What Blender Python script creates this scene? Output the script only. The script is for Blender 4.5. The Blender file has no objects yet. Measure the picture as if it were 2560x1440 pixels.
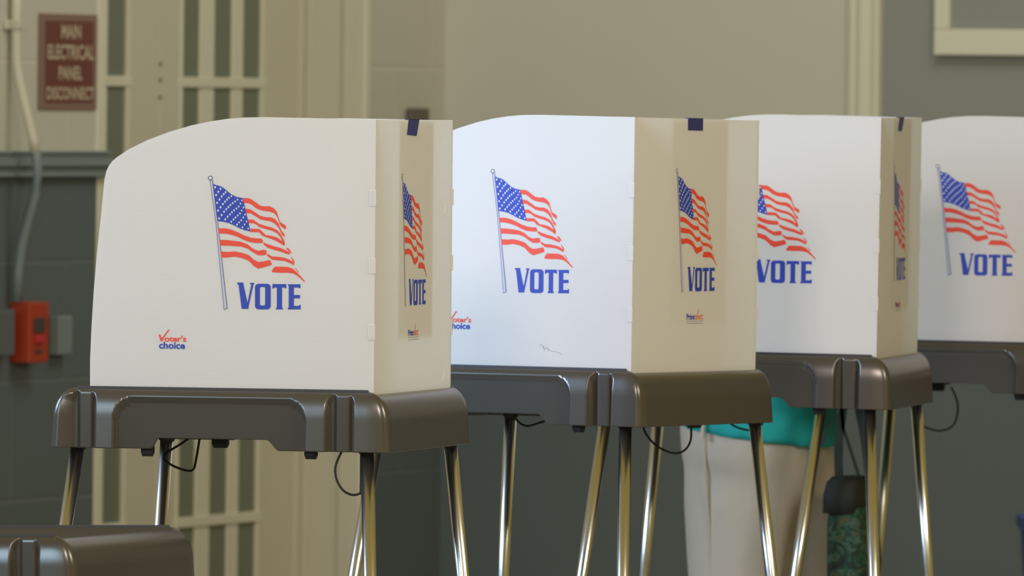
import bpy, bmesh, math, random
from mathutils import Vector, Matrix
random.seed(7)
scene = bpy.context.scene
C = scene.collection

# ------------------------------------------------------------------ camera
F, PITCH, ROLL, CZ = 24000.0, 0.01951, 0.01165, 1.48      # focal length in pixels of a 2560 wide frame
cd = bpy.data.cameras.new('camera'); cam = bpy.data.objects.new('camera', cd); C.objects.link(cam)
cd.sensor_width = 36.0; cd.lens = F/2560*36.0; cd.clip_end = 200; cd.clip_start = 1
fwd = Vector((0, math.cos(PITCH), -math.sin(PITCH))); down = Vector((0, -math.sin(PITCH), -math.cos(PITCH))); rt = Vector((1, 0, 0))
U = rt*math.cos(ROLL) - down*math.sin(ROLL); V = rt*math.sin(ROLL) + down*math.cos(ROLL)
m = Matrix.Identity(4)
for i in range(3):
    m[i][0] = U[i]; m[i][1] = -V[i]; m[i][2] = -fwd[i]
m[2][3] = CZ
cam.matrix_world = m
cd.dof.use_dof = True; cd.dof.focus_distance = 17.1; cd.dof.aperture_fstop = 11.5
scene.camera = cam

# ------------------------------------------------------------------ light and exposure
scene.view_settings.view_transform = 'Standard'; scene.view_settings.look = 'None'
scene.view_settings.gamma = 1; scene.view_settings.use_curve_mapping = False
scene.view_settings.exposure = 0.0
w = bpy.data.worlds.new('hall_light'); scene.world = w; w.use_nodes = True
bg = w.node_tree.nodes['Background']; bg.inputs[0].default_value = (1.0, 0.72, 0.17, 1); bg.inputs[1].default_value = 0.31

def area(name, loc, target, sx, sy, power, col):
    l = bpy.data.lights.new(name, 'AREA'); l.shape = 'RECTANGLE'; l.size = sx; l.size_y = sy; l.energy = power; l.color = col
    o = bpy.data.objects.new(name, l); C.objects.link(o); o.location = loc
    o.rotation_euler = (Vector(target)-Vector(loc)).to_track_quat('-Z', 'Y').to_euler()
    return o
# daylight of the tall windows in the left wall nearer the camera; the lamps after it are added fills
area('window_daylight', (-5.6, 11.0, 3.0), (0.3, 18.5, 1.2), 2.6, 2.2, 176, (0.56, 0.81, 1.0))
k = area('added_cool_beam', (-3.7, 17.2, 2.3), (0.15, 18.15, 1.15), 1.2, 1.2, 38, (0.475, 0.667, 1.0)); k.data.spread = math.radians(80)  # added narrow cool light, aimed to brighten the second booth's side
k = area('added_front_fill', (-1.2, 9.5, 4.3), (0.1, 18.2, 1.2), 1.2, 1.2, 52, (1.0, 0.81, 0.71)); k.data.spread = math.radians(90)  # added frontal fill that lifts the side panels of the booths
area('added_fill_light', (3.4, 14.5, 3.2), (0.2, 17.3, 1.2), 2.4, 1.2, 112, (1.0, 0.955, 0.81))  # added fill for the booths' back panels, fading toward the far ones
area('added_fill_light', (1.2, 22.8, 4.3), (0.2, 25.5, 1.0), 2.4, 1.2, 51, (0.91, 0.955, 1.0))  # added wash to brighten the back of the room

# ------------------------------------------------------------------ helpers
def ray(u, v):
    du, dv = (u-1280)/F, (v-720)/F
    return fwd + U*du + V*dv
def at(u, v, Y):                       # the point at depth Y seen at pixel (u, v)
    d = ray(u, v); t = Y/d.y
    return Vector((0, 0, CZ)) + d*t
def on_plane(u, v, P, n):
    d = ray(u, v); o = Vector((0, 0, CZ)); t = (P-o).dot(n)/d.dot(n)
    return o + d*t

def srgb(r, g, b):
    f = lambda c: (c/255/12.92) if c <= 10 else ((c/255+0.055)/1.055)**2.4
    return (f(r), f(g), f(b), 1)
def mat(name, col, rough=0.6, metal=0.0, spec=0.5, noise=0.0, nscale=8, bump=0.0, bscale=60):
    ma = bpy.data.materials.new(name); ma.use_nodes = True; nt = ma.node_tree; p = nt.nodes['Principled BSDF']
    p.inputs['Base Color'].default_value = col if len(col) == 4 else (*col, 1)
    p.inputs['Roughness'].default_value = rough; p.inputs['Metallic'].default_value = metal
    p.inputs['Specular IOR Level'].default_value = spec
    tc = nt.nodes.new('ShaderNodeTexCoord')
    if noise:
        n = nt.nodes.new('ShaderNodeTexNoise'); n.inputs['Scale'].default_value = nscale; n.inputs['Detail'].default_value = 4
        nt.links.new(tc.outputs['Object'], n.inputs['Vector'])
        mx = nt.nodes.new('ShaderNodeMix'); mx.data_type = 'RGBA'
        c = p.inputs['Base Color'].default_value
        mx.inputs[6].default_value = (c[0]*(1-noise), c[1]*(1-noise), c[2]*(1-noise), 1)
        mx.inputs[7].default_value = (min(1, c[0]*(1+noise)), min(1, c[1]*(1+noise)), min(1, c[2]*(1+noise)), 1)
        nt.links.new(n.outputs[0], mx.inputs[0]); nt.links.new(mx.outputs[2], p.inputs['Base Color'])
    if bump:
        n2 = nt.nodes.new('ShaderNodeTexNoise'); n2.inputs['Scale'].default_value = bscale
        nt.links.new(tc.outputs['Object'], n2.inputs['Vector'])
        b = nt.nodes.new('ShaderNodeBump'); b.inputs['Strength'].default_value = bump; b.inputs['Distance'].default_value = 0.002
        nt.links.new(n2.outputs[0], b.inputs['Height']); nt.links.new(b.outputs[0], p.inputs['Normal'])
    return ma

M = {}
M['plastic'] = mat('dark_moulded_plastic', (0.056, 0.051, 0.043), 0.26, spec=0.9, noise=0.05, nscale=9)
M['top'] = mat('worktop_plastic', (0.040, 0.038, 0.040), 0.5)
M['knob'] = mat('black_latch_plastic', (0.012, 0.010, 0.012), 0.5)
M['chrome'] = mat('chromed_steel', (0.64, 0.65, 0.64), 0.24, metal=1.0)
M['rubber'] = mat('rubber', (0.02, 0.02, 0.02), 0.8)
M['cord'] = mat('black_cord', (0.012, 0.011, 0.011), 0.6)
M['tape'] = mat('blue_tape', srgb(48, 52, 112), 0.5)
M['paper'] = mat('white_paper', (0.8, 0.8, 0.78), 0.8)
M['blue'] = mat('print_blue', srgb(40, 66, 176), 0.5)
M['red'] = mat('print_red', srgb(232, 74, 48), 0.5)
M['star'] = mat('print_white', (0.82, 0.82, 0.84), 0.5)
M['pole'] = mat('print_pale_grey_blue', srgb(186, 190, 214), 0.5)
M['line'] = mat('print_dark_outline', srgb(92, 90, 128), 0.5)
M['orange'] = mat('print_orange', srgb(236, 110, 60), 0.5)
M['grey_ink'] = mat('grey_ink', srgb(130, 130, 140), 0.6)
M['pencil'] = mat('pencil_mark', srgb(150, 153, 172), 0.6)
def panel_material():
    ma = bpy.data.materials.new('white_corrugated_plastic'); ma.use_nodes = True; nt = ma.node_tree
    p = nt.nodes['Principled BSDF']; out = nt.nodes['Material Output']
    p.inputs['Base Color'].default_value = (0.84, 0.84, 0.84, 1); p.inputs['Roughness'].default_value = 0.45
    tc = nt.nodes.new('ShaderNodeTexCoord')
    wv = nt.nodes.new('ShaderNodeTexWave'); wv.inputs['Scale'].default_value = 45; wv.bands_direction = 'Z'
    nt.links.new(tc.outputs['Object'], wv.inputs['Vector'])
    b = nt.nodes.new('ShaderNodeBump'); b.inputs['Strength'].default_value = 0.04; b.inputs['Distance'].default_value = 0.001
    nt.links.new(wv.outputs[0], b.inputs['Height']); nt.links.new(b.outputs[0], p.inputs['Normal'])
    tr = nt.nodes.new('ShaderNodeBsdfTranslucent'); tr.inputs['Color'].default_value = (0.95, 0.93, 0.86, 1)
    mx = nt.nodes.new('ShaderNodeMixShader'); mx.inputs[0].default_value = 0.33
    nt.links.new(p.outputs[0], mx.inputs[1]); nt.links.new(tr.outputs[0], mx.inputs[2]); nt.links.new(mx.outputs[0], out.inputs[0])
    return ma
M['panel'] = panel_material()

class MB:
    """collects geometry for ONE mesh object"""
    def __init__(s): s.v = []; s.f = []; s.m = []
    def add(s, vs, fs, mi=0):
        o = len(s.v); s.v += [tuple(v) for v in vs]; s.f += [tuple(i+o for i in f) for f in fs]; s.m += [mi]*len(fs)
    def box(s, x0, x1, y0, y1, z0, z1, mi=0):
        vs = [(x, y, z) for z in (z0, z1) for y in (y0, y1) for x in (x0, x1)]
        s.add(vs, [(0, 2, 3, 1), (4, 5, 7, 6), (0, 1, 5, 4), (2, 6, 7, 3), (0, 4, 6, 2), (1, 3, 7, 5)], mi)
    def poly(s, pts, mi=0): s.add(pts, [tuple(range(len(pts)))], mi)
    def tube(s, pts, r, n=10, mi=0, caps=True):
        pts = [Vector(p) for p in pts]; rs = r if isinstance(r, (list, tuple)) else [r]*len(pts)
        rings = []; up = Vector((0.13, 0.21, 0.97))
        for i, p in enumerate(pts):
            t = (pts[min(i+1, len(pts)-1)]-pts[max(i-1, 0)]).normalized()
            a = t.cross(up)
            if a.length < 0.05: a = t.cross(Vector((1, 0, 0)))
            a.normalize(); b = t.cross(a).normalized()
            rings.append([p + (a*math.cos(2*math.pi*k/n)+b*math.sin(2*math.pi*k/n))*rs[i] for k in range(n)])
        s.loft(rings, mi, caps)
    def loft(s, rings, mi=0, caps=True):
        n = len(rings[0]); vs = [v for r_ in rings for v in r_]; fs = []
        for i in range(len(rings)-1):
            for k in range(n):
                fs.append((i*n+k, i*n+(k+1) % n, (i+1)*n+(k+1) % n, (i+1)*n+k))
        if caps: fs.append(tuple(range(n-1, -1, -1))); fs.append(tuple((len(rings)-1)*n+k for k in range(n)))
        s.add(vs, fs, mi)
    def build(s, name, mats, parent=None, shift=None, smooth=False, bevel=0.0):
        me = bpy.data.meshes.new(name)
        vs = s.v if shift is None else [(a+shift[0], b+shift[1], c+shift[2]) for a, b, c in s.v]
        me.from_pydata(vs, [], s.f)
        for ma in (mats if isinstance(mats, (list, tuple)) else [mats]): me.materials.append(ma)
        for p, mi in zip(me.polygons, s.m): p.material_index = mi; p.use_smooth = smooth
        bm = bmesh.new(); bm.from_mesh(me); bmesh.ops.recalc_face_normals(bm, faces=bm.faces); bm.to_mesh(me); bm.free()
        me.update()
        o = bpy.data.objects.new(name, me); C.objects.link(o)
        if parent: o.parent = parent
        if bevel:
            b = o.modifiers.new('bevel', 'BEVEL'); b.width = bevel; b.segments = 2; b.limit_method = 'ANGLE'
        return o
def tag(o, label=None, cat=None, group=None, kind=None):
    if label: o['label'] = label
    if cat: o['category'] = cat
    if group: o['group'] = group
    if kind: o['kind'] = kind
    return o
def empty(name, mw):
    o = bpy.data.objects.new(name, None); C.objects.link(o); o.matrix_world = mw; o.empty_display_size = 0.1; return o

def text_geo(s, bbox, put, bold=0.0):
    """polygons of the lettering s fitted into bbox (x0, x1, y0, y1); put(x, y) gives the 3D point"""
    cu = bpy.data.curves.new('lettering', 'FONT'); cu.body = s; cu.size = 1; cu.offset = bold; cu.resolution_u = 3
    ob = bpy.data.objects.new('lettering', cu); C.objects.link(ob)
    dg = bpy.context.evaluated_depsgraph_get(); me = ob.evaluated_get(dg).to_mesh()
    xs = [v.co.x for v in me.vertices]; ys = [v.co.y for v in me.vertices]
    ax, bx_, ay, by = min(xs), max(xs), min(ys), max(ys)
    vs = [put(bbox[0]+(v.co.x-ax)/(bx_-ax)*(bbox[1]-bbox[0]), bbox[2]+(v.co.y-ay)/(by-ay)*(bbox[3]-bbox[2])) for v in me.vertices]
    fs = [tuple(p.vertices) for p in me.polygons]
    ob.evaluated_get(dg).to_mesh_clear(); bpy.data.objects.remove(ob); bpy.data.curves.remove(cu)
    return vs, fs

# ------------------------------------------------------------------ the room
DW = Vector((0.396, 0.918, 0)).normalized()        # along the door wall, away from the camera
NW = Vector((0.918, -0.396, 0)).normalized()       # out of the door wall, into the room
PW = at(165, 150, 24.4)
PW0 = Vector((PW.x, PW.y, 0))
WM = Matrix((( DW.x, NW.x, 0, PW0.x), (DW.y, NW.y, 0, PW0.y), (0, 0, 1, 0), (0, 0, 0, 1)))   # wall frame: x along, y out, z up
def ws(u, v=150, off=0.0):             # (along, height) of the wall point seen at a pixel, on a plane set off the wall
    p = on_plane(u, v, PW0+NW*off, NW)-PW0
    return p.dot(DW), p.z
def wobj(mb, name, mats, parent=None, **k):
    o = mb.build(name, mats, parent, **k)
    if not parent: o.matrix_world = WM
    return o
def block_material(name, col, joint, bh, z0, depth=0.35):
    ma = mat(name, col, 0.7); nt = ma.node_tree; p = nt.nodes['Principled BSDF']
    tc = nt.nodes.new('ShaderNodeTexCoord'); mp = nt.nodes.new('ShaderNodeMapping'); mp.inputs['Rotation'].default_value = (math.pi/2, 0, 0)
    sx = nt.nodes.new('ShaderNodeSeparateXYZ'); cb = nt.nodes.new('ShaderNodeCombineXYZ'); nt.links.new(tc.outputs['Object'], sx.inputs[0])
    ad = nt.nodes.new('ShaderNodeMath'); ad.operation = 'ADD'; ad.inputs[1].default_value = -z0
    nt.links.new(sx.outputs[0], cb.inputs[0]); nt.links.new(sx.outputs[2], ad.inputs[0]); nt.links.new(ad.outputs[0], cb.inputs[1])
    br = nt.nodes.new('ShaderNodeTexBrick'); br.inputs['Scale'].default_value = 1; br.inputs['Brick Width'].default_value = bh*2
    br.inputs['Row Height'].default_value = bh; br.inputs['Mortar Size'].default_value = 0.006; br.inputs['Mortar Smooth'].default_value = 0.6
    br.inputs['Color1'].default_value = col; br.inputs['Color2'].default_value = tuple(c*0.97 for c in col[:3])+(1,); br.inputs['Mortar'].default_value = joint
    nt.links.new(cb.outputs[0], br.inputs['Vector']); nt.links.new(br.outputs['Color'], p.inputs['Base Color'])
    b = nt.nodes.new('ShaderNodeBump'); b.inputs['Strength'].default_value = depth; b.inputs['Distance'].default_value = 0.006; b.invert = True
    nt.links.new(br.outputs['Fac'], b.inputs['Height']); nt.links.new(b.outputs[0], p.inputs['Normal'])
    return ma
cream = (0.60, 0.59, 0.50, 1)
M['wall'] = block_material('cream_painted_block', cream, (0.64, 0.62, 0.53, 1), 0.255, ws(60, 152)[1])
M['dado'] = block_material('dark_green_grey_block', (0.112, 0.142, 0.146, 1), (0.135, 0.165, 0.165, 1), 0.30, ws(60, 655)[1])
M['dadoplain'] = mat('dark_green_grey_paint', (0.112, 0.140, 0.142), 0.55, noise=0.06, nscale=3)
M['rail'] = mat('dark_green_grey_gloss', (0.21, 0.26, 0.27), 0.4)
M['plain'] = mat('cream_painted_plaster', (0.60, 0.59, 0.50), 0.7, noise=0.02, nscale=3)
M['trim'] = mat('cream_gloss_trim', (0.74, 0.73, 0.58), 0.4)
M['door'] = mat('cream_door_paint', (0.64, 0.62, 0.49), 0.4, noise=0.03, nscale=5)
M['greywall'] = mat('grey_green_painted_wall', (0.285, 0.30, 0.275), 0.7, noise=0.04, nscale=3)
M['floor'] = mat('grey_brown_hall_floor', (0.30, 0.265, 0.21), 0.35, noise=0.15, nscale=6)
M['pane'] = mat('dim_glass', (0.19, 0.215, 0.16), 0.4, spec=0.2)
M['corr'] = mat('dim_corridor_paint', (0.22, 0.23, 0.17), 0.8)

fl = MB(); fl.box(-14, 10, -2, 30, -0.1, 0); tag(fl.build('floor', M['floor']), kind='structure')

RAILT = ws(100, 381)[1]; RAILB = ws(100, 442)[1]
OFFD = -0.19
sL = ws(259, 300)[0]                     # left edge of the recessed doorway
sR = ws(906, 200)[0]                     # right edge
sC = ws(1112, 150)[0]                    # corner of the room
HT = 2.35
wl = MB()
wl.box(-22, sL, -0.30, 0, RAILT-0.03, 4.5); wl.box(sL, sR, -0.30, 0, HT, 4.5); wl.box(sR, sC, -0.30, 0, RAILT-0.03, 4.5)
tag(wobj(wl, 'wall_left', M['wall']), kind='structure')
dl = MB(); dl.box(-22, sL-0.045, -0.30, 0.004, 0, RAILT-0.03); dl.box(sR+0.03, sC, -0.30, 0.004, 0, RAILT-0.03)
tag(wobj(dl, 'wall_left_lower', M['dado']), kind='structure')
rl = MB()
for a, b in ((-22, sL+0.006), (sR+0.02, sC)):
    rl.box(a, b, 0, 0.022, RAILT-0.004, RAILT+0.004); rl.box(a, b, 0, 0.03, RAILT-0.035, RAILT-0.016)
    rl.box(a, b, 0, 0.016, RAILT-0.016, RAILT-0.004); rl.box(a, b, 0, 0.016, RAILT-0.052, RAILT-0.035); rl.box(a, b, 0, 0.026, RAILB, RAILT-0.05)
tag(wobj(rl, 'trim_1', M['rail'], bevel=0.002), kind='structure')
cs = MB(); cs.box(sL-0.045, sL, -0.30, 0.006, 0, HT+0.05); cs.box(sR, sR+0.035, -0.30, 0.008, 0, HT+0.05)
tag(wobj(cs, 'trim_2', M['trim'], bevel=0.003), kind='structure')

# back wall: runs right and slightly toward the camera from the corner
PB0 = PW0 + DW*sC
BM = Matrix(((NW.x, -DW.x, 0, PB0.x), (NW.y, -DW.y, 0, PB0.y), (0, 0, 1, 0), (0, 0, 0, 1)))   # x along to the right, y out to the room, z up
def bs(u, v=150, off=0.0):
    p = on_plane(u, v, PB0-DW*off, -DW)-PB0
    return p.dot(NW), p.z
def bobj(mb, name, mats, parent=None, **k):
    o = mb.build(name, mats, parent, **k)
    if not parent: o.matrix_world = BM
    return o
RB = RAILT
t0, t1 = bs(2124, 150)[0], bs(2205, 150)[0]
wb = MB(); wb.box(0.0, t1, -0.25, 0, RB-0.03, 4.5); tag(bobj(wb, 'wall_back', M['plain']), kind='structure')
wg = MB(); wg.box(t1, 9, -0.25, -0.006, RB-0.03, 4.5); tag(bobj(wg, 'wall_right', M['greywall']), kind='structure')
db = MB(); db.box(0.0, 9, -0.25, 0.004, 0, RB-0.03); tag(bobj(db, 'wall_back_lower', M['dadoplain']), kind='structure')
r2 = MB(); r2.box(0.03, 9, 0, 0.03, RB-0.035, RB); r2.box(0.03, 9, 0, 0.02, RAILB, RB-0.035); tag(bobj(r2, 'trim_3', M['rail'], bevel=0.003), kind='structure')
tw = t1-t0
r3 = MB(); r3.box(t0, t1, 0, 0.02, RB, 4.4); r3.box(t0+0.12*tw, t0+0.30*tw, 0.02, 0.032, RB, 4.4); r3.box(t0+0.42*tw, t0+0.78*tw, 0.02, 0.036, RB, 4.4); r3.box(t0+0.88*tw, t1, 0.02, 0.030, RB, 4.4)
tag(bobj(r3, 'trim_4', M['trim'], bevel=0.004), kind='structure')

# framed board at the top right
fx0, fz0 = bs(2343, 138); fxi, fzi = bs(2382, 73)
br_ = empty('framed_board', BM @ Matrix.Translation((fx0, 0.0, fz0)))
tag(br_, 'cream wide-framed grey board high on the grey wall at the right', 'board')
g = MB(); X1 = 0.95; Z1 = 0.75; a = fxi-fx0; b = fzi-fz0
g.box(0, X1, 0, 0.03, 0, b); g.box(0, X1, 0, 0.03, Z1-b, Z1); g.box(0, a, 0, 0.03, b, Z1-b); g.box(X1-a, X1, 0, 0.03, b, Z1-b)
g.build('frame', M['trim'], br_, bevel=0.004)
g = MB(); g.box(a, X1-a, 0, 0.012, b, Z1-b); g.build('board_face', M['greywall'], br_)

# recessed glazed double door
door = empty('door_1', WM); tag(door, kind='structure')
def ds(u, v=100): return ws(u, v, OFFD)[0]
zr1 = ws(560, 207, OFFD)[1]; zr2 = ws(560, 1298, OFFD)[1]; step = (zr1-zr2)/3
rails = [zr1 + k*step for k in range(-5, 3)]
rails = [z for z in rails if 0.12 < z < 2.2]
cols = [(ds(455), ds(503)), (ds(539), ds(583)), (ds(611), ds(658))]
c0 = (ds(272), ds(322)); pitch = cols[1][0]-cols[0][0]
seam = ds(401)
stile_r0 = cols[2][1]; jr = ds(742)
def leaf(a, b, columns, name):
    z0, z1 = 0.02, HT-0.01; gz0, gz1 = 0.10, HT-0.13
    g = MB(); o0, o1 = OFFD-0.04, OFFD
    g.box(a, columns[0][0], o0, o1, z0, z1); g.box(columns[-1][1], b, o0, o1, z0, z1)
    g.box(columns[0][0], columns[-1][1], o0, o1, z0, gz0); g.box(columns[0][0], columns[-1][1], o0, o1, gz1, z1)
    fr = g.build(name, M['door'], door, bevel=0.003)
    g = MB()
    for i in range(len(columns)-1): g.box(columns[i][1], columns[i+1][0], OFFD-0.03, OFFD-0.002, gz0, gz1)
    for z in rails: g.box(columns[0][0]-0.018, columns[-1][1]+0.018, OFFD-0.03, OFFD+0.004, z-0.014, z+0.014)
    for c in (columns[0][0], columns[-1][1]): g.box(c-0.010, c+0.006, OFFD-0.03, OFFD+0.003, gz0, gz1)
    g.build('muntins', M['trim'], fr, bevel=0.003)
    g = MB(); g.box(columns[0][0], columns[-1][1], OFFD-0.012, OFFD-0.007, gz0, gz1); g.build('glass', M['pane'], fr)
leaf(seam+0.002, jr, cols, 'door_leaf')
lc = [(c0[0]-2*pitch, c0[1]-2*pitch), (c0[0]-pitch, c0[1]-pitch), c0]
leaf(lc[0][0]-0.13, seam-0.002, lc, 'door_leaf')
g = MB(); g.box(jr, sR+0.0, -0.26, OFFD+0.012, 0, HT); g.box(sR-0.012, sR, OFFD, 0.0, 0, HT)
g.box(sR-0.02, sR-0.012, OFFD+0.03, OFFD+0.05, 0, HT); g.box(sR-0.022, sR-0.012, -0.05, -0.03, 0, HT)
g.build('door_jamb', M['door'], door, bevel=0.002)
g = MB(); g.box(lc[0][0]-0.2, lc[0][0]-0.13, -0.26, OFFD+0.012, 0, HT); g.build('door_jamb', M['door'], door)
# hinges on the meeting line
g = MB()
for z in (ws(401, 160, OFFD)[1], ws(401, 200, OFFD)[1], ws(401, 243, OFFD)[1]): g.box(seam-0.004, seam+0.004, OFFD, OFFD+0.003, z-0.004, z+0.004)
g.build('strike_screws', M['knob'], door)

# red-brown sign
sx0, sz1 = ws(95, 33); sx1, sz0 = ws(236, 275)
sg = empty('warning_sign', WM @ Matrix.Translation((sx0, 0.0, sz0)))
tag(sg, 'red-brown sign with pale lettering on the block wall left of the door', 'sign')
W_, H_ = sx1-sx0, sz1-sz0
M['signb'] = mat('sign_border', (0.25, 0.155, 0.12), 0.5); M['signf'] = mat('sign_red_brown', (0.16, 0.038, 0.026), 0.45); M['signt'] = mat('sign_lettering', (0.55, 0.48, 0.34), 0.6)
g = MB(); g.box(0, W_, 0, 0.006, 0, H_); g.build('sign_plate', M['signb'], sg, bevel=0.002)
bxm, bzm = 0.10*W_, 0.075*H_
g = MB(); g.box(bxm, W_-bxm*0.75, 0.006, 0.0075, bzm, H_-bzm); g.build('sign_face', M['signf'], sg)
g = MB()
for s_, x0, x1, z0, z1 in (('MAIN', 0.36, 0.70, 0.745, 0.89), ('ELECTRICAL', 0.125, 0.93, 0.525, 0.68), ('PANEL', 0.32, 0.73, 0.315, 0.455), ('DISCONNECT', 0.115, 0.945, 0.105, 0.24)):
    vs, fs = text_geo(s_, (x0*W_, x1*W_, z0*H_, z1*H_), lambda x, z: (x, 0.0082, z), bold=0.025); g.add(vs, fs)
g.build('sign_lettering', M['signt'], sg)

# conduit with an offset bend over the chair rail
cpts = [(40, -60), (41, 60), (43, 150), (50, 200), (66, 270), (86, 350), (93, 385), (97, 430), (90, 480), (72, 545), (56, 610), (48, 680), (44, 752)]
offs = [0.02, 0.02, 0.02, 0.026, 0.040, 0.056, 0.062, 0.062, 0.056, 0.042, 0.030, 0.025, 0.025]
sbase = ws(40, 60, 0.02)[0]
def cond(u, v, of):
    z = ws(u, v, of)[1]; return (sbase, of, z)
path = []
for (u, v), of in zip(cpts, offs):
    s_, z = ws(u, v, 0.0); base = ws(41-(v-60)*0.0117, v, 0.0)[0]
    # how far out of the wall the pipe must stand to be seen there
    lo = ws(u, v, 0.0)[0]; d1 = ws(u, v, 0.1)[0]
    of2 = max(0.016, min(0.09, 0.02 + (lo-(sbase+0.046))/((lo-d1)/0.1))) if lo > sbase+0.046 else 0.02
    path.append((sbase, of2, z))
cut = [p for p in path if p[2] >= RAILT-0.002]; low = [p for p in path if p[2] < RAILT+0.02]
cut.append((low[0][0], (cut[-1][1]+low[0][1])/2, RAILT)) if cut[-1][2] > RAILT+0.01 else None
ct = empty('conduit_pipe', WM @ Matrix.Translation((sbase, 0, RAILT)))
tag(ct, 'thin conduit pipe bending out over the chair rail, left of the sign', 'pipe')
g = MB(); g.tube([(0, p[1], p[2]-RAILT) for p in cut], 0.0125, 12); g.build('upper_pipe', M['door'], ct, smooth=True)['label'] = 'cream painted upper pipe'
g = MB(); g.tube([(0, p[1], p[2]-RAILT) for p in [cut[-1]]+low], 0.0125, 12); g.build('lower_pipe', M['rail'], ct, smooth=True)['label'] = 'dark grey painted lower pipe'
zc = ws(40, 62)[1]-RAILT
g = MB(); g.box(-0.035, 0.035, 0.0, 0.012, zc-0.012, zc+0.012); g.box(-0.017, 0.017, 0.012, 0.036, zc-0.012, zc+0.012); g.build('pipe_clamp', M['door'], ct, bevel=0.003)

# red alarm box and two grey boxes on the dado
def wall_box(name, u0, u1, v0, v1, off, material, label, cat, z_only=False):
    a, _ = ws(u0, (v0+v1)/2, off); b, _ = ws(u1, (v0+v1)/2, off); zt = ws(u0, v0, off)[1]; zb = ws(u0, v1, off)[1]
    e = empty(name, WM @ Matrix.Translation((a, 0.004, zb))); tag(e, label, cat)
    g = MB(); g.box(0, b-a, 0, off-0.004, 0, zt-zb); g.build('housing', material, e, bevel=0.004)
    return e, b-a, zt-zb, off-0.004
M['alarm'] = mat('orange_red_enamel', (0.42, 0.045, 0.012), 0.45)
M['alarm2'] = mat('bright_red_button', (0.55, 0.03, 0.04), 0.4); M['dkgrey'] = mat('dark_grey_plate', (0.06, 0.055, 0.055), 0.5)
M['boxgrey'] = mat('grey_green_box', (0.115, 0.135, 0.14), 0.5)
e, bw, bh, bd = wall_box('alarm_box', 74, 122, 756, 908, 0.060, M['alarm'], 'orange-red alarm box on the dark lower wall', 'alarm box')
g = MB(); g.box(bw*0.20, bw*0.75, bd, bd+0.004, bh*0.50, bh*0.74); g.build('window_plate', M['dkgrey'], e, bevel=0.001)
g = MB(); g.box(bw*0.28, bw*0.65, bd, bd+0.008, bh*0.33, bh*0.45); g.build('push_button', M['alarm2'], e, bevel=0.002)
g = MB(); g.box(bw*0.30, bw*0.62, bd, bd+0.003, bh*0.16, bh*0.22); g.build('key_slot', M['dkgrey'], e)
wall_box('junction_box', -30, 38, 776, 892, 0.045, M['boxgrey'], 'grey junction box left of the orange-red alarm box', 'box')
e, bw, bh, bd = wall_box('junction_box', 148, 182, 790, 888, 0.035, M['rail'], 'dark painted box right of the orange-red alarm box', 'box')
# wall switch near the corner
wall_box('wall_switch', 1030, 1074, 270, 395, 0.022, mat('brown_switch', (0.13, 0.11, 0.08), 0.5), 'small dark brown wall device just above the first screen with blue tape', 'switch')

# blue bin at the right edge
p = at(2592, 1290, 24.2)
bn = empty('recycling_bin', Matrix.Translation((p.x, p.y, 0))); tag(bn, 'blue bin at the right edge of the photo by the dark wall', 'bin')
M['bin'] = mat('blue_bin_plastic', (0.035, 0.07, 0.26), 0.45)
def rrect(cx, cy, hx, hy, z, r, n=6):
    pts = []
    for qx, qy, a0 in ((1, 1, 0), (-1, 1, 90), (-1, -1, 180), (1, -1, 270)):
        for k in range(n+1):
            a = math.radians(a0+90*k/n); pts.append((cx+qx*(hx-r)+r*math.cos(a), cy+qy*(hy-r)+r*math.sin(a), z))
    return pts
zt = p.z
g = MB(); g.loft([rrect(0.12, 0, 0.13, 0.12, 0, 0.02), rrect(0.12, 0, 0.155, 0.14, zt-0.03, 0.02), rrect(0.12, 0, 0.15, 0.135, zt-0.03, 0.02), rrect(0.12, 0, 0.125, 0.115, 0.02, 0.02)], caps=True); g.build('bin_body', M['bin'], bn)
g = MB(); g.loft([rrect(0.12, 0, 0.165, 0.15, zt-0.03, 0.02), rrect(0.12, 0, 0.165, 0.15, zt, 0.02), rrect(0.12, 0, 0.15, 0.135, zt, 0.02), rrect(0.12, 0, 0.15, 0.135, zt-0.03, 0.02)], caps=False); g.build('bin_rim', M['bin'], bn)

# ------------------------------------------------------------------ voting booths
S, B, H = 0.5155, 0.5261, 0.480
# local frame of a booth: x toward the closed back, y along the back panel, z up; origin at the near back corner of the screen
OUTLINE = [(0.0, -0.038), (-0.5155, -0.038), (-0.5162, 0.0533), (-0.5140, 0.1119), (-0.5105, 0.1744), (-0.5055, 0.2371), (-0.5006, 0.284), (-0.496, 0.3308), (-0.4926, 0.3700), (-0.4892, 0.3849), (-0.4848, 0.3944),
           (-0.4785, 0.4026), (-0.4700, 0.4097), (-0.4479, 0.4240), (-0.4156, 0.4396), (-0.3766, 0.4543), (-0.3345, 0.4666), (-0.3021, 0.4735), (-0.2697, 0.4785), (-0.2375, 0.4812), (-0.2000, 0.4820), (-0.1243, 0.4812), (-0.0599, 0.4803), (0.0, H)]
def tr(x, y):                          # tracing grid of the print -> metres on the panel
    return (-0.299+(x-137)*1.917e-4+(y-95)*1.6e-6, 0.3748-(y-95)*1.846e-4+(x-137)*2.5e-6)
CANTON = [(165,150),(190,162),(235,172),(270,195),(300,222),(340,252),(385,275),(443,285),(460,350),(480,440),(500,520),(516,603),(470,592),(420,575),(370,548),(310,522),(260,510),(207,503),(195,420),(180,300)]
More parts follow.
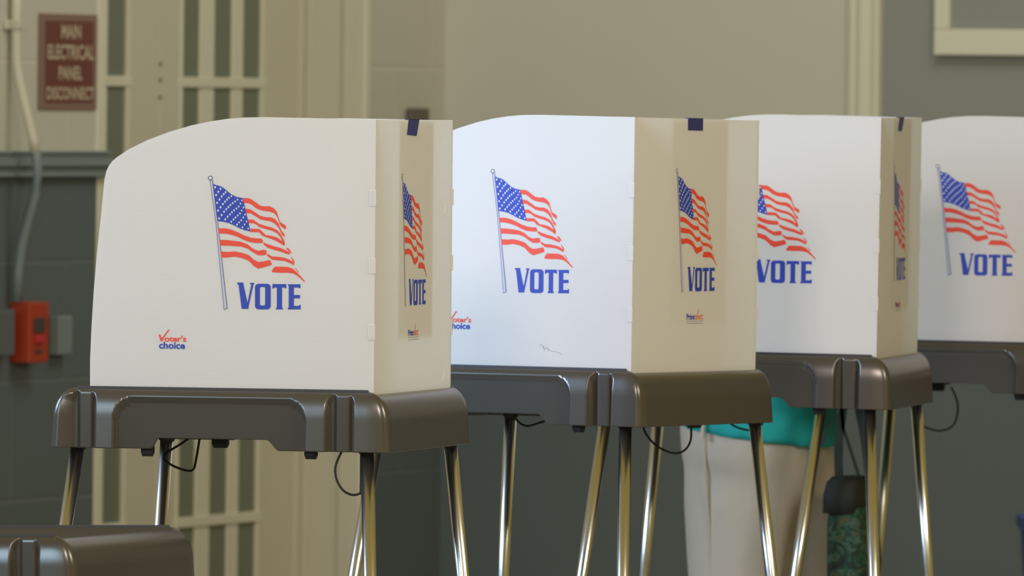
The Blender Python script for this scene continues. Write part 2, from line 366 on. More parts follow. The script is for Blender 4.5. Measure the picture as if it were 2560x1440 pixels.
RIB = [
 [(445,285,330),(500,287,335),(530,300,350),(570,330,382),(610,358,400),(650,365,408),(700,363,415),(740,385,430),(765,415,455),(785,480,505),(800,515,545),(825,530,570),(852,548,583)],
 [(468,385,428),(515,392,430),(560,420,455),(610,455,488),(660,466,500),(710,468,508),(750,485,530),(785,530,570),(800,575,603),(815,603,632),(840,628,657)],
 [(490,487,522),(545,490,525),(570,510,535),(600,530,560),(660,550,580),(720,565,595),(770,590,620),(800,622,655),(820,660,700),(840,700,738)],
 [(515,575,608),(600,578,610),(625,600,640),(660,635,655),(720,645,675),(770,660,698),(810,690,722),(836,712,738)],
 [(208,570,620),(280,572,622),(340,585,635),(400,610,655),(460,640,685),(520,660,705),(580,668,712),(620,668,712),(635,690,710)],
 [(640,705,725),(680,722,757),(740,742,777),(800,757,792),(850,780,812),(887,800,824)],
 [(220,680,735),(290,682,735),(360,690,740),(430,700,745),(490,725,765),(540,765,800),(590,785,828),(640,775,828),(668,782,820)],
 [(675,812,832),(720,838,870),(780,842,876),(840,852,882),(890,870,902),(928,900,924)],
 [(232,790,850),(300,795,848),(370,790,840),(440,805,855),(500,825,880),(550,870,930),(590,890,955),(640,885,942),(700,872,925),(716,900,918)],
 [(718,975,986),(745,935,990),(800,935,993),(870,937,993),(920,955,1000),(950,985,1015),(985,1020,1042),(1030,1070,1084)],
 [(855,755,765),(880,765,792),(905,800,812)], [(900,840,848),(925,870,897),(934,885,902)], [(940,945,952),(972,985,998)]]
VOTE_V = [(392,1085),(450,1085),(450,1100),(489,1275),(525,1102),(513,1100),(513,1088),(553,1088),(553,1103),(545,1104),(498,1320),(498,1335),(435,1335),(432,1320),(404,1105),(392,1102)]
def arc(cx, cy, r, a0, a1, n=5): return [(cx+r*math.cos(math.radians(a0+(a1-a0)*k/n)), cy+r*math.sin(math.radians(a0+(a1-a0)*k/n))) for k in range(n+1)]
def rr(x0, y0, x1, y1, r): return arc(x1-r, y0+r, r, -90, 0)+arc(x1-r, y1-r, r, 0, 90)+arc(x0+r, y1-r, r, 90, 180)+arc(x0+r, y0+r, r, 180, 270)
VOTE_T = [(725,1100),(857,1100),(857,1140),(843,1140),(840,1133),(816,1133),(816,1322),(824,1325),(824,1340),(758,1340),(758,1325),(767,1322),(767,1133),(742,1133),(738,1142),(725,1142)]
VOTE_E = [(872,1102),(990,1102),(990,1140),(978,1140),(975,1133),(928,1133),(928,1203),(986,1203),(986,1236),(928,1236),(928,1306),(978,1306),(981,1296),(992,1296),(992,1340),(870,1340),(870,1325),(879,1322),(879,1118),(872,1115)]

def print_meshes(put, parent, shift, logo):
    """flag, VOTE and small lettering; put(a, w, lift) -> local point"""
    def P(pts, g, mi, lift): g.poly([put(*tr(x, y), lift) for x, y in pts], mi)
    g = MB()
    P([(131,118),(161,118),(211,540),(300,1332),(264,1346),(189,540)], g, 4, 0.0003)
    P([(137,122),(155,122),(206,540),(293,1328),(268,1338),(195,540)], g, 3, 0.0005)
    ring_o = arc(137, 95, 22, 0, 360, 20)[:-1]; ring_i = arc(137, 95, 13, 0, 360, 20)[:-1]
    n = len(ring_o); g.add([put(*tr(x, y), 0.0006) for x, y in ring_o+ring_i], [(k, (k+1) % n, n+(k+1) % n, n+k) for k in range(n)], 4)
    P(ring_i, g, 2, 0.0006)
    P(CANTON, g, 0, 0.0004)
    # stars
    def cant(s, t):
        top = [(165,150),(235,172),(300,222),(385,275),(443,285)]; bot = [(207,503),(290,515),(370,548),(440,585),(516,603)]
        q = s*4; i = min(3, int(q)); fr = q-i
        a = [top[i][k]*(1-fr)+top[i+1][k]*fr for k in (0, 1)]; b = [bot[i][k]*(1-fr)+bot[i+1][k]*fr for k in (0, 1)]
        return a[0]*(1-t)+b[0]*t, a[1]*(1-t)+b[1]*t
    for j in range(11):
        for i in range(9):
            if (i+j) % 2: continue
            s_, t_ = (j+0.55)/11.1, (i+0.75)/9.5
            x, y = cant(s_, t_)
            pts = []
            for k in range(10):
                r = (13 if k % 2 == 0 else 7)*(1.0-0.25*s_); a = math.radians(36*k+10)
                pts.append((x+r*0.85*math.sin(a), y-r*1.15*math.cos(a)))
            P(pts, g, 2, 0.0007)
    for rb in RIB:
        k = len(rb); vs = [put(*tr(x, a), 0.0004) for x, a, b in rb]+[put(*tr(x, b), 0.0004) for x, a, b in rb]
        g.add(vs, [(i, i+1, k+i+1, k+i) for i in range(k-1)], 1)
    g.build('flag_print', [M['blue'], M['red'], M['star'], M['pole'], M['line']], parent, shift)
    g = MB()
    P(VOTE_V, g, 0, 0.0004); P(VOTE_T, g, 0, 0.0004); P(VOTE_E, g, 0, 0.0004)
    o_, i_ = rr(560, 1097, 709, 1340, 34), rr(607, 1128, 656, 1302, 14); n = len(o_)
    g.add([put(*tr(x, y), 0.0004) for x, y in o_+i_], [(k, (k+1) % n, n+(k+1) % n, n+k) for k in range(n)], 0)
    g.build('vote_lettering', M['blue'], parent, shift)
    g = MB()
    if logo == 'voter':
        def tv(x, y): return (-0.3911+(x-480)*5.6e-5, 0.1087-(y-440)*5.16e-5)
        def PV(pts, mi): g.poly([put(*tv(x, y), 0.0004) for x, y in pts], mi)
        PV([(478,620),(530,600),(585,735),(640,660),(700,570),(790,445),(850,440),(760,560),(690,670),(640,760),(615,835),(545,840)], 0)
        x0, z0 = tv(672, 850); x1, z1 = tv(1385, 640)
        vs, fs = text_geo("oter's", (x0, x1, z0, z1), lambda a, b: put(a, b, 0.0004), bold=0.03); g.add(vs, fs, 0)
        x0, z0 = tv(495, 1095); x1, z1 = tv(1345, 855)
        vs, fs = text_geo("choice", (x0, x1, z0, z1), lambda a, b: put(a, b, 0.0005), bold=0.03); g.add(vs, fs, 1)
        g.build('voters_choice_lettering', [M['red'], M['blue']], parent, shift)
    else:
        vs, fs = text_geo("Print", (-0.250, -0.215, 0.0925, 0.1035), lambda a, b: put(a, b, 0.0004), bold=0.03); g.add(vs, fs, 0)
        vs, fs = text_geo("elect", (-0.214, -0.180, 0.0925, 0.1060), lambda a, b: put(a, b, 0.0004), bold=0.01); g.add(vs, fs, 1)
        g.poly([put(-0.205, 0.104, 0.0005), put(-0.203, 0.104, 0.0005), put(-0.198, 0.113, 0.0005), put(-0.200, 0.113, 0.0005)], 1)
        g.poly([put(-0.250, 0.0895, 0.0004), put(-0.180, 0.0895, 0.0004), put(-0.180, 0.0902, 0.0004), put(-0.250, 0.0902, 0.0004)], 2)
        vs, fs = text_geo("www.printelect.com", (-0.250, -0.180, 0.0840, 0.0872), lambda a, b: put(a, b, 0.0004)); g.add(vs, fs, 2)
        g.build('maker_lettering', [M['blue'], M['orange'], M['grey_ink']], parent, shift)

def sstep(a, b, x):
    t = max(0.0, min(1.0, (x-a)/(b-a))); return t*t*(3-2*t)
def arch(x, w, xl, xr, top, r, soft):      # 1 inside a tall arch open at the bottom
    cx, hw = (xl+xr)/2, (xr-xl)/2
    dx, dz = abs(x-cx)-(hw-r), (w-(top-r))
    if dx > 0 and dz > 0: d = math.hypot(dx, dz)-r
    else: d = max(abs(x-cx)-hw, w-top)
    return 1-sstep(-soft, soft, d)
XF = -(S+0.035)
def shell_mesh():
    per = []      # (x, y, nx, ny)
    rc = 0.007
    def seg(x0, y0, x1, y1, nx, ny, n):
        for k in range(n): per.append((x0+(x1-x0)*k/n, y0+(y1-y0)*k/n, nx, ny))
    def cor(cx, cy, a0, a1, n=8):
        for k in range(n):
            a = math.radians(a0+(a1-a0)*k/n); per.append((cx+rc*math.cos(a), cy+rc*math.sin(a), math.cos(a), math.sin(a)))
    def sq(c): return math.copysign(abs(c)**0.28, c) if abs(c) > 1e-6 else 0.0
    seg(XF+rc, 0, -rc, 0, 0, -1, 240); cor(-rc, rc, -90, 0); seg(0, rc, 0, B-rc, 1, 0, 30); cor(-rc, B-rc, 0, 90)
    seg(-rc, B, XF+rc, B, 0, 1, 240); cor(XF+rc, B-rc, 90, 180); seg(XF, B-rc, XF, rc, -1, 0, 30); cor(XF+rc, rc, 180, 270)
    rows = []
    for k in range(13): rows.append(('e', k/12*math.pi/2))
    for k in range(1, 25): rows.append(('s', k/24))
    g = MB(); vs = []; n = len(per)
    # inner rim first
    for (x, y, nx, ny) in per: vs.append((x-nx*0.006, y-ny*0.0055, -0.040))
    for (x, y, nx, ny) in per: vs.append((x-nx*0.0055, y-ny*0.0055, 0.0045*ny*ny))
    for kind, q in rows:
        for (x, y, nx, ny) in per:
            fx = nx*nx; ox = 0.031 if abs(nx) > 0 else 0; D = 0.055*fx+0.048*(1-fx)
            cut = 0.0
            if abs(ny) > 0.99: cut = sstep(-0.404, -0.388, x)*(1-sstep(-0.192, -0.168, x))
            zb = 0.1005-0.019*cut
            if kind == 'e': off = math.sin(q); z = -D*(1-math.cos(q))
            else: off = 1.0+0.09*q; z = -D-(zb-D)*q
            yo = 0.021*off
            if abs(ny) > 0.99:
                r_ = arch(x, z, -0.4656, -0.1185, -0.0165, 0.036, 0.0014)
                yo = yo*(1-r_)+min(yo, 0.0105-0.004*(-z/0.1))*r_
                for xl, xr in ((-0.080, -0.0315), (-0.546, -0.5008)):
                    r_ = arch(x, z, xl, xr, -0.003, 0.020, 0.0014); q_ = (x-xl)/(xr-xl)
                    yo = yo*(1-r_)+min(yo, 0.004+0.006*sstep(0.22, 0.34, q_)-0.005*sstep(0.80, 0.90, q_))*r_
            vs.append((x+sq(nx)*0.031*off, y+sq(ny)*yo, z+0.0045*ny*ny*(1-sstep(0, 0.05, -z))))
    nr = len(rows)+2
    # inside of the skirt
    for q in (0, 1):
        for (x, y, nx, ny) in per:
            cut = 0.0
            if abs(ny) > 0.99: cut = sstep(-0.404, -0.388, x)*(1-sstep(-0.192, -0.168, x))
            zb = 0.1005-0.019*cut
            vs.append((x+nx*0.024-(0.0), y+ny*(0.018-0.022), -zb if q == 0 else -0.05))
    nr += 2
    fs = [(i*n+k, i*n+(k+1) % n, (i+1)*n+(k+1) % n, (i+1)*n+k) for i in range(nr-1) for k in range(n)]
    g.add(vs, fs); return g

booth_no = [0]
def booth(Cw, a, t1, t2, label, screen=True, cords=(), slits=False, pencil=False, legs=None, tape=None):
    xh = Vector((math.cos(a), -math.sin(a), -t1)).normalized(); yh = Vector((math.sin(a), math.cos(a), t2)); yh = (yh-xh*yh.dot(xh)).normalized(); zh = xh.cross(yh)
    R = Matrix((xh, yh, zh)).transposed()
    cx, cy = S/2, -B/2
    off = R @ Vector((cx, cy, 0)); h = (Cw.z-off.z)/zh.z
    loc = Cw-R @ Vector((cx, cy, h)); mw = R.to_4x4(); mw.translation = loc
    sh = (cx, cy, h)
    root = empty('voting_booth', mw); tag(root, label, 'voting booth', 'voting booths on chrome legs')
    inv = mw.inverted()
    shell_mesh().build('base_shell', M['plastic'], root, sh, smooth=True)
    g = MB(); g.box(XF+0.008, -0.008, 0.008, B-0.008, -0.052, -0.038); g.build('worktop', M['top'], root, sh)
    for y0 in (-0.0035, B-0.0015):
        g = MB(); g.box(-(S+0.022), -0.009, y0, y0+0.005, -0.008, 0.0081); g.build('edge_lip', M['top'], root, sh, bevel=0.0015)  # lip darker than the shell: the gap's shadow line is in its colour
    for lx, ly, sx_, sy_ in ((-0.012, 0.004, 0.070, -0.14), (0.0, B, 0.070, 0.14), (-0.545, 0.024, -0.112, -0.12), (-0.53, B, -0.10, 0.12)):
        g = MB(); zt, zb_ = -0.060, -(h-0.012)
        def lp(w): return (lx+sx_*(-0.10-w), ly+sy_*(-0.10-w), w)
        g.tube([lp(zt), lp(zb_)], 0.0120, 24); lg = g.build('leg', M['chrome'], root, sh, smooth=True)
        g = MB(); g.tube([lp(-0.070), lp(-0.1025)], 0.0145, 20); g.build('leg_socket', M['knob'], lg, sh, smooth=False)
        g = MB(); g.tube([lp(zb_+0.02), (lp(-h)[0], lp(-h)[1], -h+0.001)], 0.0150, 16); g.build('rubber_foot', M['rubber'], lg, sh)
    for lx, ly, hw, hz in ((-0.1165, 0.016, 0.011, 0.0135), (-0.4140, 0.016, 0.011, 0.0135), (-0.115, B-0.03, 0.015, 0.012), (-0.42, B-0.03, 0.015, 0.012)):
        g = MB(); zt = -0.098
        if ly > 0.1: zt = -0.099
        g.loft([rrect(lx, ly, hw, 0.008, zt+0.045, 0.003), rrect(lx, ly, hw, 0.008, zt-hz*0.7, 0.003), rrect(lx, ly, hw*0.8, 0.006, zt-hz-0.003, 0.003)])
        g.build('latch', M['knob'], root, sh)
    for depth, pts in cords:
        g = MB(); P3 = [inv @ at(u, v, depth) for u, v in pts]
        sm = []
        for i in range(len(P3)-1):           # Catmull-Rom
            p0, p1, p2, p3 = P3[max(0, i-1)], P3[i], P3[i+1], P3[min(len(P3)-1, i+2)]
            for k in range(6):
                t = k/6; sm.append(0.5*((2*p1)+(p2-p0)*t+(2*p0-5*p1+4*p2-p3)*t*t+(3*p1-p0-3*p2+p3)*t**3))
        sm.append(P3[-1]); g.tube(sm, 0.0021, 8); g.build('bungee_cord', M['cord'], root, smooth=True)
    if screen:
        T = 0.004
        for side in (0, 1):
            y0 = 0.0 if side == 0 else B-T
            g = MB(); n = len(OUTLINE)
            vs = [(x, y0, z) for x, z in OUTLINE]+[(x, y0+T, z) for x, z in OUTLINE]
            g.add(vs, [tuple(range(n)), tuple(range(2*n-1, n-1, -1))]+[(k, (k+1) % n, n+(k+1) % n, n+k) for k in range(n)])
            sp = g.build('side_panel', M['panel'], root, sh)
            for w0, w1 in ((0.328, 0.357), (0.210, 0.238), (0.095, 0.123)):
                yy = (-0.0010, 0.001) if side == 0 else (B-0.001, B+0.0035)
                g = MB(); g.box(-0.0105, 0.0018, yy[0], yy[1], w0, w1); g.build('hinge_tab', M['panel'], sp, sh, bevel=0.001)
            if side == 0:
                print_meshes(lambda x, w, l: (x, -l, w), sp, sh, 'voter')
                if pencil:
                    g = MB()
                    for poly_ in ([(-0.194,0.0475),(-0.190,0.0500),(-0.186,0.0445),(-0.184,0.0405)], [(-0.1865,0.047),(-0.182,0.0395),(-0.1785,0.0455),(-0.174,0.0375)], [(-0.178,0.042),(-0.168,0.0375),(-0.158,0.0365),(-0.146,0.0325)]):
                        g.tube([(x, -0.0002, w_) for x, w_ in poly_], 0.00035, 5)
                    g.build('pencil_scribble', M['pencil'], sp, sh)
            else:
                print_meshes(lambda x, w, l: (x, B+l, w), sp, sh, 'voter') if False else None
        g = MB(); g.box(-T, 0.0, T, B-T, -0.038, H-0.0005); bp = g.build('back_panel', M['panel'], root, sh)
        print_meshes(lambda x, w, l: (l, x+0.478, w+0.006), bp, sh, 'maker')
        tp = tape or [(0.222, H), (0.284, H), (0.284, 0.4565), (0.222, 0.4565)]
        g = MB(); k = len(tp)
        g.add([(0.0010, y, z+0.001) for y, z in tp]+[(0.0002, y, z+0.001) for y, z in tp], [tuple(range(k)), tuple(range(2*k-1, k-1, -1))]+[(i, (i+1) % k, k+(i+1) % k, k+i) for i in range(k)])
        ys = [q[0] for q in tp if q[1] > H-0.002]
        g.box(-0.006, 0.0010, min(ys), max(ys), H-0.0004, H+0.0010); g.box(-0.0062, -0.0052, min(ys), max(ys), H-0.025, H+0.001)
        g.build('blue_tape', M['tape'], bp, sh)
        g = MB(); g.box(-0.0052, -0.0046, 0.160, 0.392, 0.095, 0.476); g.build('instruction_sheet', M['paper'], bp, sh)
        if slits:
            for cy_, cz_ in ((0.466, 0.327), (0.466, 0.030)):
                g = MB(); pts = [(0.0004, cy_+0.012*math.cos(q), cz_+0.016*math.sin(q)) for q in [math.radians(-85+k*17) for k in range(9)]]
                g.tube(pts, 0.0011, 6); g.build('finger_slit', M['panel'], bp, sh)
    return root, mw

def W(X, Y, Z): return Vector((X, Y, Z+CZ))
booth(W(-.23887, 16.71379, -.5151), .25128, -.00364, -.00251, 'voting booth with white screen nearest the glazed door, whole front side visible', slits=True,
      tape=[(0.219, H), (0.290, H), (0.272, 0.4505), (0.208, 0.4525)],
      cords=[(17.0, [(482,1088),(455,1108),(420,1130),(410,1143),(414,1153),(440,1168),(470,1177),(484,1172),(490,1150),(500,1090)]), (16.73, [(858,1122),(845,1148),(838,1172),(842,1200),(858,1226),(880,1237),(898,1234),(902,1222),(903,1120)])])
booth(W(.2246, 17.98639, -.50792), .48476, -.00061, -.00817, 'voting booth with the brightest bluish white side and a pencil scribble, second from left', pencil=True,
      cords=[(18.3, [(1283,1022),(1287,1042),(1300,1058),(1320,1065),(1345,1058),(1364,1050),(1366,1030)]), (18.3, [(1604,1050),(1615,1085),(1645,1117),(1685,1133),(1712,1125),(1727,1098),(1727,1050)])])
booth(W(.72594, 19.08071, -.50486), .1965, .00793, -.00085, 'voting booth whose flag is cut at the left by the scribbled booth before it',
      tape=[(0.232, H), (0.290, H), (0.262, 0.4520), (0.215, 0.4520)],
      cords=[(19.4, [(1808,1040),(1825,1058),(1850,1071),(1885,1076),(1905,1060),(1908,1035)])])
booth(W(1.178, 20.14, -.5035), .30, .004, -.002, 'voting booth with a dim screen, cut off by the right edge of the photo',
      cords=[(20.4, [(2290,1055),(2318,1070),(2352,1077),(2382,1064),(2394,1032),(2392,1000),(2378,968)])])
c0w = at(150, 1347, 15.8)
booth(c0w, .33, -.026, -.010, 'low voting booth base without a screen at the lower left, its dark tray open', screen=False)

# ------------------------------------------------------------------ the voter behind the booths
def ell(c, rx, ry, n=28, tilt=0.0, tz=0.0):
    """ring in the local frame; tilt leans the ring forward"""
    out = []
    for k in range(n):
        a = 2*math.pi*k/n; x, y = rx*math.cos(a), ry*math.sin(a)
        out.append((c[0]+x*math.cos(tilt), c[1]+y, c[2]-x*math.sin(tilt)+tz*x))
    return out
pp = at(1893, 1250, 20.62)
ang = -0.30
PM = Matrix.Translation((pp.x, pp.y, 0)) @ Matrix.Rotation(ang, 4, 'Z')
per = empty('person', PM); tag(per, 'person in teal top and cream trousers bent over behind the booths', 'person')
M['skin'] = mat('skin', (0.42, 0.24, 0.16), 0.5); M['teal'] = mat('teal_jersey', (0.010, 0.42, 0.42), 0.75, noise=0.12, nscale=9)
M['cloth'] = mat('cream_cotton', (0.62, 0.55, 0.46), 0.85, noise=0.07, nscale=14, bump=0.5, bscale=30)
M['hair'] = mat('grey_brown_hair', (0.10, 0.07, 0.05), 0.6); M['shoe'] = mat('tan_shoe', (0.15, 0.10, 0.07), 0.6)
def remesh(o, vox, sm=6):
    r = o.modifiers.new('join', 'REMESH'); r.mode = 'VOXEL'; r.voxel_size = vox; r.use_smooth_shade = True
    s_ = o.modifiers.new('soften', 'SMOOTH'); s_.factor = 0.5; s_.iterations = sm
# trousers
g = MB()
g.loft([ell((0.005, 0, 0.58), 0.085, 0.10), ell((-0.002, 0, 0.66), 0.138, 0.155), ell((-0.008, 0, 0.72), 0.155, 0.182), ell((-0.008, 0, 0.80), 0.160, 0.188), ell((0.0, 0, 0.88), 0.148, 0.175), ell((0.01, 0, 0.96), 0.128, 0.150)])
for sgn, fx in ((-1, -0.026), (1, 0.062)):
    g.loft([ell((fx*0.4-0.005, sgn*0.060, 0.74), 0.130, 0.098), ell((fx*0.75, sgn*0.066, 0.62), 0.124, 0.095), ell((fx, sgn*0.076, 0.50), 0.106, 0.088), ell((fx+0.004, sgn*0.094, 0.40), 0.098, 0.076),
            ell((fx-0.005, sgn*0.096, 0.28), 0.078, 0.068), ell((fx-0.02, sgn*0.098, 0.15), 0.074, 0.066), ell((fx-0.03, sgn*0.10, 0.055), 0.074, 0.066)])
tro = g.build('trousers', M['cloth'], per); remesh(tro, 0.010, 22)
g = MB()      # side seam, pocket piping
g.tube([(-0.068, -0.174, 0.80), (-0.070, -0.170, 0.74), (-0.068, -0.160, 0.66), (-0.062, -0.157, 0.58), (-0.058, -0.158, 0.50), (-0.05, -0.164, 0.40)], 0.0028, 6)
g.build('side_seam', M['cloth'], tro)
# top
g = MB()
rings = [((0.0, 0, 0.765), 0.172, 0.200, -0.13), ((0.0, 0, 0.80), 0.171, 0.200, -0.12), ((0.006, 0, 0.87), 0.160, 0.190, -0.05), ((0.03, 0, 0.95), 0.146, 0.172, 0.1), ((0.075, 0, 1.03), 0.140, 0.172, 0.35), ((0.135, 0, 1.11), 0.132, 0.180, 0.6), ((0.205, 0, 1.18), 0.115, 0.182, 0.8), ((0.255, 0, 1.225), 0.075, 0.120, 0.9), ((0.275, 0, 1.245), 0.055, 0.065, 0.9)]
R_ = []
for c, rx, ry, tl in rings: R_.append(ell(c, rx, ry, tilt=max(0, tl), tz=min(0, tl)))
g.loft(R_)
for sgn in (-1, 1):
    g.tube([(0.215, sgn*0.13, 1.175), (0.235, sgn*0.18, 1.15), (0.245, sgn*0.20, 1.08), (0.255, sgn*0.205, 1.02)], [0.055, 0.058, 0.052, 0.050], 16)
top = g.build('top', M['teal'], per); remesh(top, 0.011, 4)
g = MB(); g.tube([(-0.068, -0.198, 0.765), (-0.066, -0.198, 0.79), (-0.062, -0.196, 0.83), (-0.06, -0.192, 0.86)], [0.006, 0.004, 0.004, 0.004], 8); g.build('hanging_tie', M['cloth'], top)
# body (skin modifier): neck, head, arms and hands, shins
def skinned(name, chains, material, parent, sub=2):
    verts = []; edges = []; rad = []; idx = {}
    def vid(p, r):
        k = tuple(round(c, 4) for c in p)
        if k not in idx: idx[k] = len(verts); verts.append(p); rad.append(r)
        return idx[k]
    for ch in chains:
        ids = [vid(p[:3], p[3]) for p in ch]
        edges += list(zip(ids[:-1], ids[1:]))
    me = bpy.data.meshes.new(name); me.from_pydata(verts, edges, []); o = bpy.data.objects.new(name, me); C.objects.link(o); o.parent = parent
    s_ = o.modifiers.new('skin', 'SKIN'); s_.use_smooth_shade = True
    for i, d in enumerate(me.skin_vertices[0].data): d.radius = (rad[i], rad[i]); d.use_root = (i == 0)
    sb = o.modifiers.new('sub', 'SUBSURF'); sb.levels = sub; sb.render_levels = sub
    me.materials.append(material); return o
ch = [[(0.0, 0, 0.90, 0.10), (0.04, 0, 0.98, 0.10), (0.14, 0, 1.10, 0.10), (0.235, 0, 1.20, 0.075), (0.29, 0, 1.245, 0.048), (0.325, 0, 1.275, 0.048), (0.365, 0, 1.305, 0.088), (0.405, 0, 1.33, 0.086), (0.425, 0, 1.345, 0.06)]]
for sgn in (-1, 1):
    wr = (0.455, sgn*0.13, 1.012)
    ch.append([(0.235, 0, 1.20, 0.075), (0.235, sgn*0.15, 1.165, 0.045), (0.252, sgn*0.20, 1.04, 0.040), (0.27, sgn*0.205, 0.99, 0.036), (0.36, sgn*0.17, 1.0, 0.031), (*wr, 0.023), (0.50, sgn*0.115, 1.008, 0.030)])
    for k in range(4):
        y = sgn*(0.130-0.018*k)
        ch.append([(0.50, sgn*0.115, 1.008, 0.030), (0.535, y, 1.004, 0.009), (0.560+0.006*(k in (1, 2)), y, 1.000, 0.008), (0.578+0.008*(k in (1, 2)), y, 0.990, 0.007)])
    ch.append([(0.50, sgn*0.115, 1.008, 0.030), (0.50, sgn*0.078, 1.004, 0.010), (0.522, sgn*0.066, 0.998, 0.008)])
    lx = -0.045 if sgn < 0 else 0.055
    ch.append([(0.0, 0, 0.90, 0.10), (lx*0.5, sgn*0.08, 0.80, 0.085), (lx+0.0, sgn*0.092, 0.46, 0.055), (lx-0.025, sgn*0.098, 0.10, 0.036)])
body = skinned('body', ch, M['skin'], per)
# face, hair
HM = Matrix.Translation((0.385, 0, 1.318)) @ Matrix.Rotation(0.75, 4, 'Y')
def blob(name, c, r, material, parent, n=14):
    g = MB(); rings_ = []
    for i in range(1, n):
        t = math.pi*i/n
        rings_.append([HM @ Vector((c[0]+r[0]*math.sin(t)*math.cos(q), c[1]+r[1]*math.sin(t)*math.sin(q), c[2]+r[2]*math.cos(t))) for q in [2*math.pi*k/18 for k in range(18)]])
    g.loft(rings_); return g.build(name, material, parent, smooth=True)
blob('hair', (-0.018, 0, 0.028), (0.098, 0.088, 0.105), M['hair'], body)
blob('nose', (0.092, 0, -0.02), (0.018, 0.012, 0.022), M['skin'], body)
blob('mouth', (0.083, 0, -0.058), (0.006, 0.022, 0.006), M['alarm'], body)
M['eye'] = mat('eye', (0.05, 0.04, 0.03), 0.2)
for sgn in (-1, 1):
    blob('eye', (0.080, sgn*0.032, 0.005), (0.008, 0.012, 0.008), M['eye'], body); blob('ear', (0.0, sgn*0.086, -0.01), (0.018, 0.010, 0.030), M['skin'], body)
for sgn, fx in ((-1, -0.045), (1, 0.055)):
    g = MB(); g.loft([rrect(fx+0.03, sgn*0.10, 0.125, 0.042, 0.0, 0.04), rrect(fx+0.03, sgn*0.10, 0.127, 0.044, 0.03, 0.04), rrect(fx+0.0, sgn*0.10, 0.085, 0.040, 0.065, 0.038), rrect(fx-0.03, sgn*0.10, 0.05, 0.036, 0.09, 0.034)])
    g.build('shoe', M['shoe'], per, smooth=True)

# patterned bag hanging from the person's arm
def bag_material():
    ma = mat('green_floral_fabric', (0.05, 0.07, 0.05), 0.8); nt = ma.node_tree; p = nt.nodes['Principled BSDF']
    tc = nt.nodes.new('ShaderNodeTexCoord'); vo = nt.nodes.new('ShaderNodeTexVoronoi'); vo.inputs['Scale'].default_value = 26
    ns = nt.nodes.new('ShaderNodeTexNoise'); ns.inputs['Scale'].default_value = 22; ns.inputs['Detail'].default_value = 3; ns.inputs['Distortion'].default_value = 2.5
    nt.links.new(tc.outputs['Object'], vo.inputs['Vector']); nt.links.new(tc.outputs['Object'], ns.inputs['Vector'])
    cr = nt.nodes.new('ShaderNodeValToRGB'); cr.color_ramp.interpolation = 'LINEAR'
    els = [(0.30, (0.012, 0.016, 0.014)), (0.44, (0.022, 0.032, 0.026)), (0.50, (0.010, 0.085, 0.035)), (0.56, (0.10, 0.16, 0.12)), (0.61, (0.035, 0.06, 0.03)), (0.66, (0.16, 0.10, 0.05)), (0.72, (0.05, 0.04, 0.06))]
    cr.color_ramp.elements[0].position = els[0][0]; cr.color_ramp.elements[0].color = (*els[0][1], 1)
    cr.color_ramp.elements[1].position = els[-1][0]; cr.color_ramp.elements[1].color = (*els[-1][1], 1)
    for q, c in els[1:-1]: e_ = cr.color_ramp.elements.new(q); e_.color = (*c, 1)
    nt.links.new(ns.outputs[0], cr.inputs[0])
    mx = nt.nodes.new('ShaderNodeMix'); mx.data_type = 'RGBA'; mx.inputs[0].default_value = 0.25
    mr = nt.nodes.new('ShaderNodeMix'); mr.data_type = 'RGBA'; mr.inputs[6].default_value = (0.02, 0.10, 0.04, 1); mr.inputs[7].default_value = (0.012, 0.014, 0.014, 1)
    nt.links.new(vo.outputs['Distance'], mr.inputs[0]); nt.links.new(cr.outputs[0], mx.inputs[6]); nt.links.new(mr.outputs[2], mx.inputs[7]); nt.links.new(mx.outputs[2], p.inputs['Base Color'])
    return ma
M['bag'] = bag_material(); M['strap'] = mat('dark_green_webbing', (0.016, 0.026, 0.020), 0.7, noise=0.3, nscale=40); M['flap'] = mat('dark_bag_top', (0.020, 0.025, 0.022), 0.75, noise=0.35, nscale=25)
DB = 20.42
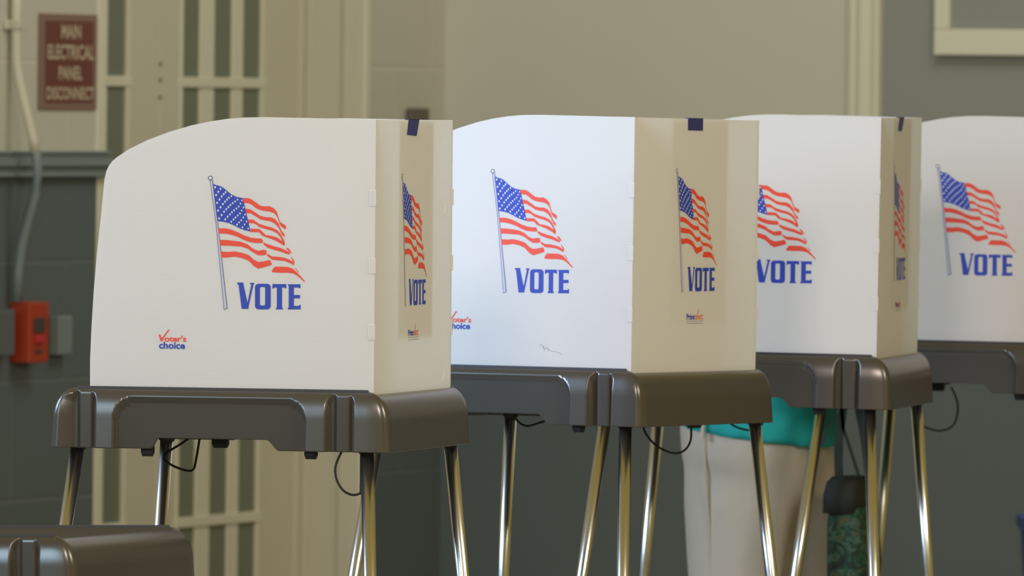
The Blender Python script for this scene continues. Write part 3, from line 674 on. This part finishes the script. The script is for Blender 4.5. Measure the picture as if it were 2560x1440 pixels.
bc = at(2134, 1190, DB)
bag = empty('shoulder_bag', Matrix.Translation((bc.x, bc.y, bc.z-0.30)) @ Matrix.Rotation(-0.35, 4, 'Z')); tag(bag, 'dark green floral fabric bag hanging by straps beside the cream trousers', 'bag')
g = MB(); g.loft([rrect(0, 0, 0.028, 0.05, 0.0, 0.02), rrect(0.0, 0, 0.041, 0.075, 0.02, 0.03), rrect(0.004, 0, 0.045, 0.080, 0.12, 0.035), rrect(0.0, 0, 0.042, 0.074, 0.20, 0.03), rrect(-0.004, 0, 0.036, 0.065, 0.235, 0.028)]); b0 = g.build('bag_body', M['bag'], bag, smooth=True)
g = MB(); g.loft([rrect(-0.012, 0, 0.040, 0.076, 0.222, 0.03), rrect(-0.012, 0, 0.040, 0.074, 0.26, 0.03), rrect(-0.010, 0, 0.036, 0.066, 0.288, 0.026), rrect(-0.008, 0, 0.028, 0.050, 0.300, 0.02)]); g.build('bag_flap', M['flap'], bag, smooth=True)
binv = bag.matrix_world.inverted()
def strap(pts, wd, name='strap'):
    g = MB(); vs = []
    for u, v in pts:
        for du in (-wd/2, wd/2):
            for dy in (0, 0.004): vs.append(binv @ at(u+du, v, DB+dy))
    n = len(pts); fs = []
    for i in range(n-1):
        a = i*4; b = a+4
        fs += [(a, a+2, b+2, b), (a+1, b+1, b+3, a+3), (a, b, b+1, a+1), (a+2, a+3, b+3, b+2)]
    fs += [(0, 1, 3, 2), ((n-1)*4, (n-1)*4+2, (n-1)*4+3, (n-1)*4+1)]
    g.add(vs, fs); g.build(name, M['strap'], bag)
strap([(2098, 1200), (2096, 1150), (2098, 1090), (2106, 1030), (2118, 985), (2135, 950)], 22)
strap([(2150, 1200), (2128, 1130), (2108, 1070), (2104, 1020), (2114, 975), (2135, 945)], 9)
strap([(2176, 1225), (2170, 1150), (2160, 1080), (2148, 1020), (2140, 975), (2135, 945)], 24)
strap([(2054, 1112), (2068, 1080), (2084, 1045), (2096, 1010), (2112, 975)], 7, 'strap_end')
